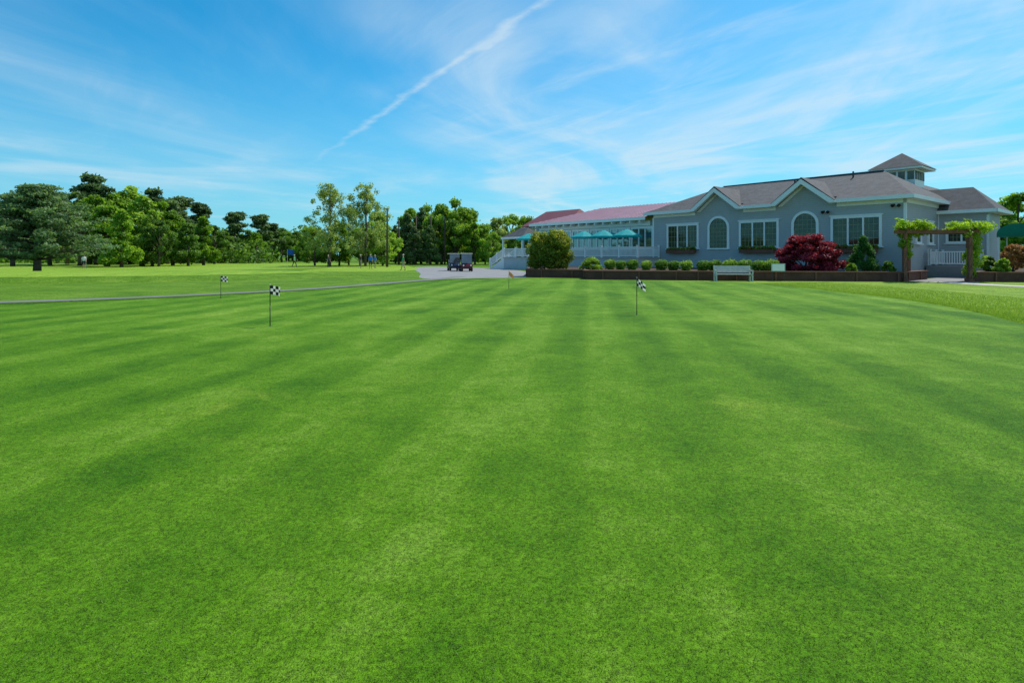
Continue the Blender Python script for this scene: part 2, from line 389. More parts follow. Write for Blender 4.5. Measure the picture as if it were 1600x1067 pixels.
def mound(name,cx,cy,rx,ry,h,rot,mat):
    mb=MB(); N=40;R=12; mb.v.append((0,0,h))
    for r in range(1,R+1):
        q=r/R
        for k in range(N):
            t=2*math.pi*k/N; wob=1+.08*math.sin(3*t+1)+.05*math.sin(5*t)
            z=h*(1-q**5)**1.5 if q<1 else -.05
            mb.v.append((rx*q*wob*math.cos(t),ry*q*wob*math.sin(t),z))
    for k in range(N): mb.f.append((0,1+k,1+(k+1)%N)); mb.m.append(0)
    for r in range(1,R):
        for k in range(N):
            a=1+(r-1)*N+k;b=1+(r-1)*N+(k+1)%N; mb.f.append((a,a+N,b+N,b)); mb.m.append(0 if r<R-3 else 1)
    o=mb.obj(name,mat,loc=(cx,cy,0),rz=rot,smooth=True); o["kind"]="structure"; return o
mound('practice_lawn_mound',-30,40,19,8,.5,.25,[M_fair,M_rough])
mound('practice_lawn_mound.001',-62,46,20,9,.45,.1,[M_fair,M_rough])
# longer grass blades on the collar and by the path
def blademesh(name,P,z,h,w0,rng,mat,label,lean=.4):
    n=len(P); a=rng.rand(n)*6.28; w=w0*(.6+.8*rng.rand(n)); hh=h*(.5+.8*rng.rand(n))
    t=np.stack([np.cos(a),np.sin(a)],1)*w[:,None]; ln=rng.normal(size=(n,2))*lean*hh[:,None]
    z0=np.full(n,z)
    V=np.stack([np.c_[P-t,z0],np.c_[P+t,z0],np.c_[P+ln,hh+z]],1).reshape(-1,3)
    me=bpy.data.meshes.new(name); me.vertices.add(3*n); me.vertices.foreach_set('co',V.ravel())
    me.loops.add(3*n); me.loops.foreach_set('vertex_index',np.arange(3*n)); me.polygons.add(n); me.polygons.foreach_set('loop_start',np.arange(n)*3); me.update(calc_edges=True)
    at=me.attributes.new('tint','FLOAT','FACE'); at.data.foreach_set('value',rng.rand(n).astype(np.float32)); me.materials.append(mat); me.validate()
    o=inst(name,me); o["kind"]="stuff"; tag(o,label,'grass'); return o
L_blade=leafmat('grass_blade',(.09,.19,.012),(.17,.29,.03),(.28,.38,.07),.4)
L_blade2=leafmat('grass_blade_deep',(.05,.13,.008),(.11,.22,.018),(.19,.31,.04),.4)  # deeper green grass for the strip between green and path
L_blade3=leafmat('putting_blade',(.036,.105,.003),(.082,.18,.008),(.18,.29,.04),.35)
gp=np.array(green)
def edge_pts(lo_i,hi_i,wid,rng,n):
    idx=lo_i+(hi_i-lo_i-1)*rng.rand(n); i=idx.astype(int); fr=(idx-i)[:,None]
    A_=gp[i%len(gp)];B_=gp[(i+1)%len(gp)]; P=A_*(1-fr)+B_*fr; d=B_-A_; d/=np.linalg.norm(d,axis=1)[:,None]+1e-9
    nn=np.stack([-d[:,1],d[:,0]],1); return P+nn*(rng.rand(n)**1.6*wid)[:,None]
rg=np.random.RandomState(3)
blademesh('collar_grass',edge_pts(0,30,5.0,rg,60000),.004,.045,.008,rg,L_blade,"longer pale green grass blades edging the putting green")
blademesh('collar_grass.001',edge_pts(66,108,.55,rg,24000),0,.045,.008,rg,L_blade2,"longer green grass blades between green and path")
# closely mown blades over the putting surface, thinning out with distance
n=330000; Dd=1.2+(rg.rand(n)**1.7)*10.5; Xx=(rg.rand(n)*2-1)*(Dd*1.0+1.2)
blademesh('mown_blades',np.stack([Xx,Dd],1),.011,.011,.0016,rg,L_blade3,"closely mown fine grass blades of the putting surface",.9)
# ------------------------------------------------------------------ clubhouse frame
A=Vector((14.0,56.5,0)); u=Vector((.639,-.769,0)); v=Vector((.769,.639,0)); RZ=math.atan2(u.y,u.x)
def S(s,t,z=0): return A+u*s+v*t+Vector((0,0,z))
BZ=.5
bedpts=[(1.3,43.2),(5.3,41.2),(5.1,39.2),(11,37.6),(24.2,35.6),(28.3,38.9),(27.6,40.6),(14,57),(10.5,58),(1.9,66),(1.8,55)]
mb=MB(); mb.ext([(x,y,-.02) for x,y in bedpts],(0,0,BZ+.02)); o=mb.obj('planting_bed_ground',M_mulch); o["kind"]="structure"
bed2=[(28.6,35.4),(48,32.5),(60,44),(40,52),(36.4,42.5)]
mb=MB(); mb.ext([(x,y,-.02) for x,y in bed2],(0,0,BZ+.02)); o=mb.obj('planting_bed_ground.001',M_mulch); o["kind"]="structure"
def rwall(name,pts,label,h=.58):
    mb=MB()
    for a,b in zip(pts[:-1],pts[1:]):
        mb.beam((*a,h/2-.02),(*b,h/2-.02),.22,h,0)
        d=Vector((b[0]-a[0],b[1]-a[1],0)); L=d.length; d.normalize(); n=Vector((d.y,-d.x,0))
        mb.beam(Vector((*a,h+.005))-d*.12,Vector((*b,h+.005))+d*.1,.34,.06,1)
        k=1.2
        while k<L:
            p=Vector((*a,0))+d*k+n*.13; mb.beam(p,p+Vector((0,0,h-.03)),.1,.08,1,up=(d.x,d.y,0)); k+=2.4
    o=mb.obj(name,[M_rail,M_timber]); tag(o,label,'retaining wall'); return o
rwall('retaining_wall',[(1.8,52),(1.2,43.1),(5.3,41.1)],"low dark brown timber retaining wall beneath the large shrub")
rwall('retaining_wall.001',[(5.35,40.6),(5.05,39.1),(11,37.5),(24.2,35.5),(28.2,38.8)],"long low reddish brown timber retaining wall edging the bed")
rwall('retaining_wall.002',[(35.5,41.2),(28.6,35.3),(48,32.4)],"low dark timber retaining wall beyond the arbor")
sheet('entrance_walk',[(24.7,34.2),(28.0,34.2),(36.2,42.0),(34.5,45),(30.5,41),(24.6,35.8)],.016,M_asph)
ribbon('concrete_walk',smooth([(26.4,34.9),(26.2,31.5),(27.5,28),(32,25.5),(45,22)],6,False),1.5,.020,M_conc)
# ------------------------------------------------------------------ clubhouse
club=empty('clubhouse',S(0,0),RZ); tag(club,"grey clapboard clubhouse with white trim, arched windows and shingled roof",'building')
EZ=5.86
mb=MB()
mb.box(0,21.44,0,10,0,EZ-.2); mb.box(13.4,21.42,10.003,22,0,EZ-.2)
for c in (7.1,14.6): mb.ext([(c-2.3,0.0,EZ-.3),(c+2.3,0.0,EZ-.3),(c,0.0,7.45)],(0,-.02,0))
mb.box(21.443,24.5,8,12,0,4.95)
mb.obj('wall',M_wall,club)
for x0_,x1_,y0_,y1_,z0_,z1_ in ((-.03,.13,-.03,.13,0,EZ-.52),(21.3,21.47,-.028,.12,0,EZ-.52),(21.41,21.47,7.77,7.98,0,EZ-.52),(24.4,24.53,7.97,8.1,0,4.7)):
    mb=MB(); mb.box(x0_,x1_,y0_,y1_,z0_,z1_); mb.obj('corner_board',M_white,club)
for a,b in ((0.14,4.75),(9.45,12.25),(16.95,21.28)):
    mb=MB(); mb.box(a,b,-.05,-.002,EZ-.5,EZ-.22); mb.obj('frieze_board',M_white,club)
mb=MB(); mb.box(21.442,21.49,.14,7.8,EZ-.5,EZ-.22); mb.obj('frieze_board',M_white,club)
mb=MB(); x0,x1,y0,y1=-.6,22.04,-.6,10.6; Rl=(4.7,5,8.42); Rr=(18.6,5,8.36)
sl=(8.4-EZ)/5.6
def rz(t): return EZ+(t+.6)*sl
segs=((x0,4.75),(9.45,12.25),(16.95,x1))
mb.poly([(x0+.6,0.02,rz(.02)),(x1-.36,0.02,rz(.02)),Rr,Rl])
mb.poly([(x0,y0,EZ),(4.75,y0,EZ),(4.75,.02,rz(.02)),(x0+.6,.02,rz(.02))]); mb.poly([(9.45,y0,EZ),(12.25,y0,EZ),(12.25,.02,rz(.02)),(9.45,.02,rz(.02))])
mb.poly([(16.95,y0,EZ),(x1,y0,EZ),(x1-.36,.02,rz(.02)),(16.95,.02,rz(.02))])
mb.poly([(x0,y1,EZ),(x0,y0,EZ),(x0+.6,.02,rz(.02)),Rl]); mb.poly([(x1,y0,EZ),(x1,y1,EZ),Rr,(x1-.36,.02,rz(.02))]); mb.poly([(x1,y1,EZ),(x0,y1,EZ),Rl,Rr])
for c in (7.1,14.6):
    w=2.45; zb=EZ-.08; zp=7.72
    for sg in (-1,1):
        mb.ext([(c+sg*w,-.78,zb),(c,-.78,zp),(c,3.9,zp),(c+sg*w,3.9,zb)],(0,0,.07))
mb.ext([(13.3,7,EZ),(18,7,8.3),(22.04,7,EZ+.01)],(0,15.6,0))
P=[(20.6,7.4,5.1),(25.1,7.4,5.1),(25.1,12.6,5.1),(20.6,12.6,5.1)]; Rp=(19.5,10,7.05);Rq=(23.2,10,7.05)
mb.poly([P[0],P[1],Rq,Rp]); mb.poly([P[1],P[2],Rq]); mb.poly([P[2],P[3],Rp,Rq])
mb.box(4.75,18.55,4.9,5.1,8.33,8.46)
for s_,t_ in ((12.2,3.6),(16.6,4.2)): mb.tube([(s_,t_,rz(t_)-.1),(s_,t_,rz(t_)+.45)],[.07,.07],8)
roof=mb.obj('roof',M_shing,club)
cx,cy=18,11.3
cu=MB(); cu.box(cx-1.3,cx+1.3,cy-1.3,cy+1.3,7.4,8.95)
cu.box(cx-1.95,cx+1.95,cy-1.95,cy+1.95,8.95,9.12)
for sx in (-1.0,-.33,.33,1.0):
    cu.box(cx+sx-.24,cx+sx+.24,cy-1.33,cy-1.302,8.1,8.82,1); cu.box(cx+1.302,cx+1.33,cy+sx-.24,cy+sx+.24,8.1,8.82,1)
    cu.box(cx-1.33,cx-1.302,cy+sx-.24,cy+sx+.24,8.1,8.82,1)
cupo=cu.obj('cupola',[M_white,M_glass],roof)
c2=MB(); 
q=[(cx-2.05,cy-2.05,9.12),(cx+2.05,cy-2.05,9.12),(cx+2.05,cy+2.05,9.12),(cx-2.05,cy+2.05,9.12)]
for i in range(4): c2.poly([q[i],q[(i+1)%4],(cx,cy,10.6)])
c2.poly(q[::-1]); c2.obj('cupola_roof',M_shing,roof)
mb=MB()
for a,b in segs: mb.box(a,b,-.68,-.6,EZ-.24,EZ+.03); 
for a,b in ((x0,4.75),(9.45,12.25),(16.95,x1)): mb.box(a,b,-.598,-.06,EZ-.22,EZ-.17)
mb.box(x0-.08,x0,-.68,y1,EZ-.24,EZ+.03); mb.box(x1,x1+.08,-.68,22.6,EZ-.24,EZ+.03); mb.box(21.5,x1-.002,-.05,22.6,EZ-.22,EZ-.17)
for c in (7.1,14.6):
    for sg in (-1,1):
        a=Vector((c+sg*2.5,-.82,EZ-.2)); b=Vector((c,-.82,7.62))
        mb.ext([a,a+Vector((-sg*.45,0,0)),b+Vector((0,0,-.36)),b+Vector((0,0,.03)),a+Vector((0,0,.10))],(0,.07,0))
        mb.ext([a+Vector((-sg*.12,.07,.0)),a+Vector((-sg*.2,.07,0)),b+Vector((0,.07,-.16)),b+Vector((0,.07,-.1))],(0,.74,0))
        mb.ext([a+Vector((-sg*.3,.76,-.02)),a+Vector((-sg*.68,.76,-.02)),b+Vector((0,.76,-.46)),b+Vector((0,.76,-.2))],(0,.03,0))
        mb.box(c+sg*2.5-.1,c+sg*2.5+.1,-.78,-.06,EZ-.24,EZ-.12)
mb.box(20.6,25.15,7.32,7.4,4.88,5.12); mb.box(25.1,25.18,7.32,12.6,4.88,5.12); mb.box(20.8,25.09,7.41,12.5,4.86,4.93)
mb.ext([(13.3,22.6,EZ),(18,22.6,8.3),(22.04,22.6,EZ)],(0,.06,0))
mb.obj('fascia',M_white,club)
M_munt=simple('muntin_paint',(.30,.30,.19),.5,3,.1)
def rectwin(parent,c,z0,z1,w,bays=3,y=0,mat=None,rows=4,cols=3,face='t',x=0):
    def T(a,b,d0,d1,z0,z1,mb,m=0):
        if face=='t': mb.box(a,b,y-d1,y-d0,z0,z1,m)
        else: mb.box(x+d0,x+d1,a,b,z0,z1,m)
    g=MB(); T(c-w/2+.1,c+w/2-.1,.005,.03,z0+.1,z1-.1,g); win=g.obj('window',mat or M_glass,parent)
    f=MB(); fw=.17
    T(c-w/2,c+w/2,.002,.12,z1-fw,z1,f); T(c-w/2,c-w/2+fw,.002,.12,z0,z1-fw-.002,f); T(c+w/2-fw,c+w/2,.002,.12,z0,z1-fw-.002,f)
    T(c-w/2+fw,c+w/2-fw,.002,.12,z0,z0+.13,f)
    T(c-w/2-.08,c+w/2+.08,.002,.16,z1+.002,z1+.08,f)
    iw=(w-2*fw); bw=iw/bays
    for i in range(1,bays):
        xx=c-w/2+fw+bw*i; T(xx-.06,xx+.06,.002,.11,z0+.13,z1-fw,f)
    f.obj('window_frame',M_white,win)
    k=MB()
    if cols>1:
      for i in range(bays):
        a=c-w/2+fw+bw*i+.05; b=a+bw-.1
        for j in range(1,cols): xx=a+(b-a)*j/cols; T(xx-.013,xx+.013,.032,.042,z0+.13,z1-fw,k)
        for j in range(1,rows): zz=z0+.13+(z1-fw-z0-.13)*j/rows; T(a,b,.034,.040,zz-.013,zz+.013,k)
      k.obj('muntin',M_munt,win)
    s=MB(); T(c-w/2-.1,c+w/2+.1,.002,.2,z0-.08,z0-.003,s); s.obj('sill',M_white,win)
    return win
for c in (3.4,10.8,18.25): rectwin(club,c,2.3,4.6,3.45)
def archwin(parent,c,z0,zs,r):
    g=MB(); pts=[(c-r+.1,-.005,z0),(c+r-.1,-.005,z0)]+[(c+(r-.1)*math.cos(t),-.005,zs+(r-.1)*math.sin(t)) for t in np.linspace(0,math.pi,19)]
    g.ext(pts,(0,-.025,0)); win=g.obj('window',M_glass,parent)
    f=MB(); n=20
    for i in range(n):
        a=math.pi*i/n;b=math.pi*(i+1)/n
        f.ext([(c+r*math.cos(a),-.002,zs+r*math.sin(a)),(c+(r+.0)*math.cos(b),-.002,zs+r*math.sin(b)),(c+(r-.2)*math.cos(b),-.002,zs+(r-.2)*math.sin(b)),(c+(r-.2)*math.cos(a),-.002,zs+(r-.2)*math.sin(a))],(0,-.11,0))
    f.box(c-r,c-r+.2,-.112,-.002,z0,zs-.002); f.box(c+r-.2,c+r,-.112,-.002,z0,zs-.002); f.box(c-r-.05,c+r+.05,-.16,-.002,z0-.12,z0-.002)
    f.obj('window_frame',M_white,win)
    k=MB()
    for j in range(1,5):
        xx=c-(r-.2)+2*(r-.2)*j/5; top=zs+math.sqrt(max(0,(r-.2)**2-(xx-c)**2)); k.box(xx-.013,xx+.013,-.044,-.032,z0,top)
    for j in range(1,8):
        zz=z0+(zs+r-z0)*j/8; hw=r-.2 if zz<zs else math.sqrt(max(.01,(r-.2)**2-(zz-zs)**2)); k.box(c-hw,c+hw,-.042,-.034,zz-.013,zz+.013)
    k.obj('muntin',M_munt,win)
for c in (7.1,14.6): archwin(club,c,2.3,4.12,1.05)
rectwin(club,2.6,2.5,4.2,1.3,1,face='s',x=21.44); rectwin(club,22.9,2.6,4.2,2.0,2,y=8); rectwin(club,5.6,2.5,4.2,1.3,1,face='s',x=21.44)
for s_,z_ in ((20.9,5.25),(16.2,5.05)):
    mb=MB(); mb.box(s_-.12,s_+.12,-.1,-.003,z_-.05,z_+.05); mb.tube([(s_-.12,-.1,z_),(s_-.2,-.32,z_-.1)],[.06,.13],8,1); mb.tube([(s_+.12,-.1,z_),(s_+.2,-.32,z_-.1)],[.06,.13],8,1)
    mb.obj('floodlight',[M_white,M_black],club)
def windowbox(c):
    e=empty('window_box',S(c,-.35,2.0),RZ); tag(e,"dark planter box with leafy plants fixed below a window",'planter',"planter boxes below the clubhouse windows")
    mb=MB(); mb.box(-1.5,1.5,-.18,.18,-.15,.12); mb.box(-1.54,1.54,-.21,.21,.121,.16); mb.obj('planter',M_timber,e)
    rng=np.random.RandomState(int(c*10)); cl=[(x,rng.normal()*.05,.2+rng.rand()*.1,.2,.2,.18,rng.rand()) for x in np.linspace(-1.4,1.4,13)]
    inst('plants',leafmesh('plants',cl,1400,.09,3,L_box),e); 
    cl=[(x+rng.normal()*.05,-.12,.22+rng.rand()*.12,.22,.1,.1,rng.rand()) for x in np.linspace(-1.3,1.3,8)]
    inst('flowers',leafmesh('flowers',cl,260,.08,3,L_azal),e)
for c in (3.4,10.8,18.25): windowbox(c)
# ------------------------------------------------------------------ pavilion wing
pav=empty('pavilion',S(0,0),RZ); tag(pav,"long glazed pavilion with pink metal roof beside a deck",'building')
mb=MB(); mb.box(-17.2,-.02,.6,11,0,5.2); mb.box(-24.5,-17.21,5,11,0,5.4); mb.obj('wall',M_wall,pav)
mb=MB(); e0,e1=-18.0,-.62; z=5.5
r0=(-12.2,6,7.4); r1=(-.7,6,7.4)
mb.poly([(e0,-.4,z),(e1,-.4,z),r1,r0]); mb.poly([(e0,12,z),(e0,-.4,z),r0]); mb.poly([(e1,12,z),(e0,12,z),r0,r1])
k=-17.6
while k<-.9:
    if k>-12.2: mb.beam((k,-.4,z+.02),(k,6,7.42),.04,.05)
    else:
        f=(k+18)/(5.8); mb.beam((k,-.4,z+.02),(k,-.4+6.4*f,z+1.9*f+.02),.04,.05)
    k+=.5
mb.obj('roof',M_pink,pav)
mb=MB(); mb.ext([(-25.3,4.4,5.6),(-16.3,4.4,5.6),(-17.5,8,7.75),(-24,8,7.75)],(0,0,.05)); mb.poly([(-16.3,4.4,5.6),(-16.3,11.5,5.6),(-17.5,8,7.8)]); mb.poly([(-25.3,11.5,5.6),(-25.3,4.4,5.6),(-24,8,7.8)])
mb.obj('rear_roof',M_red,pav)
mb=MB(); mb.box(e0,e1,-.48,-.4,5.2,5.53); mb.box(e0-.08,e0,-.48,12,5.2,5.53); mb.box(-17.2,-.65,.45,.598,4.75,5.15)
k=-17
while k<-.8: mb.box(k-.06,k+.06,-.39,.44,4.95,5.18); k+=1.2
mb.box(-17.2,-.65,.4,.597,4.68,4.75)
mb.obj('fascia',M_white,pav)
for i in range(6):
    c=-16.0+i*2.85; rectwin(pav,c,2.35,4.55,2.75,3,y=.6,mat=M_glass2,rows=1,cols=1)
dk=MB(); d0,d1=-19.3,.9; dz=1.45
dk.box(d0,d1,-3.6,.55,dz-.12,dz,0)
deck=dk.obj('deck',M_conc,pav)
sk=MB(); sk.box(d0+.05,d1-.05,-3.5,-3.4,0,dz-.125); sk.box(d0+.05,d0+.15,-3.4,.5,0,dz-.125); sk.box(d1-.15,d1-.05,-3.4,-.05,0,dz-.125); sk.obj('deck_skirt',M_lattice,deck)
def railing(mb,p,q,post=2.2):
    p=Vector(p);q=Vector(q);d=q-p;L=d.length;d.normalize()
    mb.beam(p+Vector((0,0,1.0)),q+Vector((0,0,1.0)),.11,.07); mb.beam(p+Vector((0,0,.14)),q+Vector((0,0,.14)),.06,.07)
    n=max(1,round(L/post))
    for i in range(n+1):
        b=p+(q-p)*i/n; mb.beam(b,b+Vector((0,0,1.14)),.13,.13,up=(1,0,0)); mb.beam(b+Vector((0,0,1.14)),b+Vector((0,0,1.19)),.19,.19,up=(1,0,0))
    k=.14
    while k<L:
        b=p+(q-p)*(k/L); mb.beam(b+Vector((0,0,.17)),b+Vector((0,0,.965)),.045,.045,up=(1,0,0)); k+=.15
rl=MB(); railing(rl,(d0+.1,-3.5,dz),(d1-.1,-3.5,dz)); railing(rl,(d1-.1,-3.4,dz),(d1-.1,-.15,dz)); railing(rl,(d0+.1,-1.6,dz),(d0+.1,.5,dz))
rl.obj('railing',M_white,deck)
st=MB(); ns=9
for i in range(ns):
    st.box(d0-.3*(i+1),d0-.3*i-.002,-3.45,-1.65,0,dz-dz*(i+1)/(ns+1)*1.0)
st.obj('stairs',M_white,deck)
rl=MB()
for yy in (-3.5,-1.6):
    a=Vector((d0,yy,dz)); b=Vector((d0-.3*ns,yy,.15))
    railing(rl,a,b,1.4)
rl.obj('stair_railing',M_white,deck)
pr=MB(); q=[(-22.6,-1.2,3.95),(-18.4,-1.2,3.95),(-18.4,2.6,3.95),(-22.6,2.6,3.95)]
rA=(-21,.7,5.2);rB=(-19.6,.7,5.2)
pr.poly([q[0],q[1],rB,rA]); pr.poly([q[1],q[2],rB]); pr.poly([q[2],q[3],rA,rB]); pr.poly([q[3],q[0],rA])
pr.obj('porch_roof',M_shing,pav)
pr=MB(); pr.box(-22.6,-18.4,-1.25,-1.2,3.75,3.97); pr.box(-22.65,-22.6,-1.25,2.6,3.75,3.97)
for xx,yy in ((-22.4,-1.05),(-18.65,-1.05),(-22.4,2.4)): pr.box(xx-.09,xx+.09,yy-.09,yy+.09,0,3.75)
pr.obj('porch_frame',M_white,pav)
def umbrella(s,t,lab):
    p=S(s,t,dz); e=empty('patio_umbrella',p,random.random()); tag(e,lab,'umbrella',"patio umbrellas on the deck")
    mb=MB(); mb.tube([(0,0,0),(0,0,2.75)],[.025,.025],8); mb.tube([(0,0,0),(0,0,.06)],[.28,.26],12); mb.obj('pole',M_metal,e)
    mb=MB(); N=8
    for k in range(N):
        a=2*math.pi*k/N;b=2*math.pi*(k+1)/N; m=(a+b)/2
        P0=(0,0,2.85); r=1.5
        p1=(r*.5*math.cos(a),r*.5*math.sin(a),2.55);p2=(r*.5*math.cos(b),r*.5*math.sin(b),2.55)
        q1=(r*math.cos(a),r*math.sin(a),2.18);q2=(r*math.cos(b),r*math.sin(b),2.18);qm=(r*.93*math.cos(m),r*.93*math.sin(m),2.2)
        mb.poly([P0,p1,p2]); mb.poly([p1,q1,qm,q2,p2])
        mb.poly([q1,(q1[0],q1[1],2.02),(qm[0],qm[1],2.04),qm]); mb.poly([qm,(qm[0],qm[1],2.04),(q2[0],q2[1],2.02),q2])
    mb.tube([(0,0,2.79),(0,0,2.95)],[.035,.01],6)
    mb.obj('canopy',M_teal,e)
    t_=empty('patio_table',p,0); tag(t_,"small round patio table under an umbrella on the deck",'table',"patio tables on the deck")
    mb=MB(); mb.tube([(0,0,.70),(0,0,.74)],[.6,.6],20); mb.obj('table_top',M_white,t_)
    mb=MB()
    for k in range(3): a=k*2.09+.4; mb.tube([(.06*math.cos(a),.06*math.sin(a),.7),(.4*math.cos(a),.4*math.sin(a),0)],[.025,.025],6)
    mb.obj('leg',M_metal,t_)
for s_ in (-1.9,-4.9,-7.7): umbrella(s_,-1.7,"open teal patio umbrella standing on the white railed deck")
umbrella(-16.5,-1.9,"open teal patio umbrella near the deck stairs")
# ------------------------------------------------------------------ entrance extras
rl=MB(); railing(rl,(21.75,4.2,.9),(21.75,7.8,.9)); railing(rl,(21.8,4.2,.9),(24.2,4.2,.9)); railing(rl,(24.2,4.2,.9),(24.2,7.8,.9))
rl.box(21.6,24.3,4.1,7.95,0,.88,1)
o=rl.obj('entrance_landing',[M_white,M_asph],loc=S(0,0),rz=RZ); tag(o,"white railed landing beside the clubhouse entrance",'landing')
aw=empty('entrance_awning',(35.4,39.8,0),RZ); tag(aw,"rounded dark green canvas awning on slim posts at the entrance",'awning')
mb=MB(); n=14; L=3.2;r=1.15
for i in range(n):
    a=math.pi*i/n;b=math.pi*(i+1)/n
    mb.poly([(r*math.cos(a),0,3.2+.6*r*math.sin(a)),(r*math.cos(b),0,3.2+.6*r*math.sin(b)),(r*math.cos(b),L,3.2+.6*r*math.sin(b)),(r*math.cos(a),L,3.2+.6*r*math.sin(a))])
mb.poly([(r*math.cos(t),0,3.2+.6*r*math.sin(t)) for t in np.linspace(0,math.pi,n+1)])
for x in (-r,r): mb.box(x-.01,x+.01,0,L,2.95,3.2)
mb.box(-r+.012,r-.012,-.01,.01,2.95,3.199)
mb.obj('canopy',M_greencanvas,aw)
for x in (-r+.05,r-.05):
    for y_ in (.1,L-.1):
        mb=MB(); mb.tube([(x,y_,0),(x,y_,3.0)],[.035,.035],8); mb.obj('post',M_white,aw)
# ------------------------------------------------------------------ arbor
ar=empty('arbor',(0,0,0)); tag(ar,"reddish timber arbor over the walk, draped with leafy vines",'arbor')
fp=[(24.5,35.5),(28.25,35.1)]; bp_=[(25.7,36.9),(29.3,36.5)]
for x,y in fp+bp_:
    mb=MB(); mb.box(x-.1,x+.1,y-.1,y+.1,0,3.0); mb.box(x-.16,x+.16,y-.16,y+.16,0,.18); mb.obj('post',M_timber,ar)
mb=MB()
for (a,b) in ((fp[0],fp[1]),(bp_[0],bp_[1])):
    d=(Vector((*b,0))-Vector((*a,0))).normalized(); mb.beam(Vector((*a,3.1))-d*.6,Vector((*b,3.1))+d*.6,.09,.2)
for k in np.linspace(-.1,1.1,9):
    a=Vector((*fp[0],3.25)).lerp(Vector((*fp[1],3.25)),k); b=Vector((*bp_[0],3.25)).lerp(Vector((*bp_[1],3.25)),k); d=(b-a).normalized()
    mb.beam(a-d*.35,b+d*.35,.05,.09)
for k in (0,1):
    a=Vector((*fp[k],0));b=Vector((*bp_[k],0))
    for z_ in np.arange(.6,2.9,.6): mb.beam(a+Vector((0,0,z_)),b+Vector((0,0,z_)),.03,.03)
mb.obj('beams',M_timber,ar)
rng=np.random.RandomState(4)
for side,k in ((0,'vine'),(1,'vine.001')):
    cl=[]
    a=Vector(fp[side]);b=Vector(bp_[side])
    for i in range(38):
        p=a.lerp(b,rng.rand()*1.4-.2); s=.18+.26*rng.rand()
        off=(rng.rand()*1.7-.5) if side==0 else rng.rand()*2.1-1.1
        cl.append((p.x+off,p.y+rng.normal()*.2,3.38+rng.normal()*.19,s*1.2,s,s*.8,rng.rand()))
    for i in range(40 if side else 18):
        p=a.lerp(b,rng.rand()); z_=3.2-rng.rand()**1.2*(2.7 if side else 1.6); s=.15+.19*rng.rand()
        cl.append((p.x+rng.normal()*.22+(.25 if side else -.12),p.y+rng.normal()*.12,z_,s,s,s*1.3,rng.rand()))
    o=empty(k); tag(o,"bright green leafy vine climbing a timber arbor post",'vine',"vines on the arbor")
    inst('foliage',leafmesh('foliage',cl,7500,.085,5+side,L_vine,1.6),o)
    mb=MB()
    for i in range(3): mb.tube([(a.x+.12*math.cos(z_*3+i*2),a.y+.12*math.sin(z_*3+i*2),z_) for z_ in np.linspace(0,3.2,12)],[.03-.001*j for j in range(12)],6)
    mb.obj('stem',M_bark,o)
# ------------------------------------------------------------------ shrubs
def shrub(name,x,y,z,cl,n,size,mat,label,cat,stems=5,group=None,seed=1,elong=1.4,inner=.3,h=.5):
    e=empty(name,(x,y,z),0); tag(e,label,cat,group); rng=np.random.RandomState(seed)
    inst('foliage',leafmesh(name+'_foliage',cl,n,size,seed,mat,elong,inner),e)
    mb=MB()
    for k in range(stems):
        c=cl[rng.randint(len(cl))]; limb(mb,(rng.normal()*.06,rng.normal()*.06,0),(c[0]*.8,c[1]*.8,c[2]),.035*max(.5,c[2]),.012,rng)
    mb.obj('stem',M_bark,e,smooth=True); return e
def dome(rx,h,k,s0,s1,rng,zmin=.15,p=.5):
    cl=[]
    for i in range(k):
        th=rng.rand()*6.28; ph=rng.rand()**.8*1.5; s=s0+(s1-s0)*rng.rand(); q=.55+.45*rng.rand()**.5
        cl.append((rx*math.cos(th)*math.cos(ph)*q,rx*math.sin(th)*math.cos(ph)*q,max(zmin,h*math.sin(ph)*q**.5),s,s,s*.75,rng.rand()))
    return cl
rng=np.random.RandomState(23)
cl=[]
for i in range(190):
    th=i*2.399+rng.normal()*.2; uu=(i+.5)/190.
    z_=.3+2.5*uu; rr=1.82*math.sin(math.pi*(.24+.58*uu))**.75*(.25+.72*rng.rand()**.45); s=.22+.22*rng.rand()
    cl.append((rr*math.cos(th),rr*math.sin(th),z_+rng.normal()*.08,s,s,s*1.1,min(1,rng.rand()*.65+uu*.35)))  # tint rises with height: sunlit top painted into the leaf colour
shrub('large_shrub',3.0,45,BZ,cl,24000,.10,L_shrub,"large yellow green shrub with bronze tips in the raised bed",'shrub',9,seed=2)
rng=np.random.RandomState(11)
shrub('round_shrub',W(925,46),46,BZ,dome(.85,.85,28,.2,.32,rng),4500,.075,L_light,"loose light green rounded shrub in the raised bed",'shrub',5,seed=3)
for i,px in enumerate((953,970,988,1010,1033,1052,1072,1098,1116,1140,1163,1185,1205)):
    D=46.2-(px-953)/252*7.4; r=.40+.08*rng.rand()
    shrub('boxwood_shrub',W(px,D),D,BZ,[(0,0,r*.9,r,r,r*.9,.5)]+[(r*.6*math.cos(a),r*.6*math.sin(a),r*(.8+.5*math.sin(a*2.3)),r*.5,r*.5,r*.5,rng.rand()) for a in range(7)],2600,.06,L_box if i%3 else L_light,"clipped round green boxwood shrub in the raised bed",'shrub',4,"clipped boxwood shrubs in the raised bed",seed=20+i,inner=.2)
cl=[]
for i in range(95):
    th=rng.rand()*6.28;uu=rng.rand(); z_=.25+2.2*uu; rr=2.25*math.cos(uu*1.25)**.8*(.35+.65*rng.rand()**.5); s=.2+.24*rng.rand()
    cl.append((rr*math.cos(th),rr*math.sin(th),z_-.12*rr,s*1.4,s*1.4,s*.65,rng.rand()))
shrub('japanese_maple',W(1261,39.5),39.5,BZ,cl,17000,.095,L_maple,"spreading deep red japanese maple in the raised bed",'shrub',12,seed=6,elong=1.9)
cl=[]
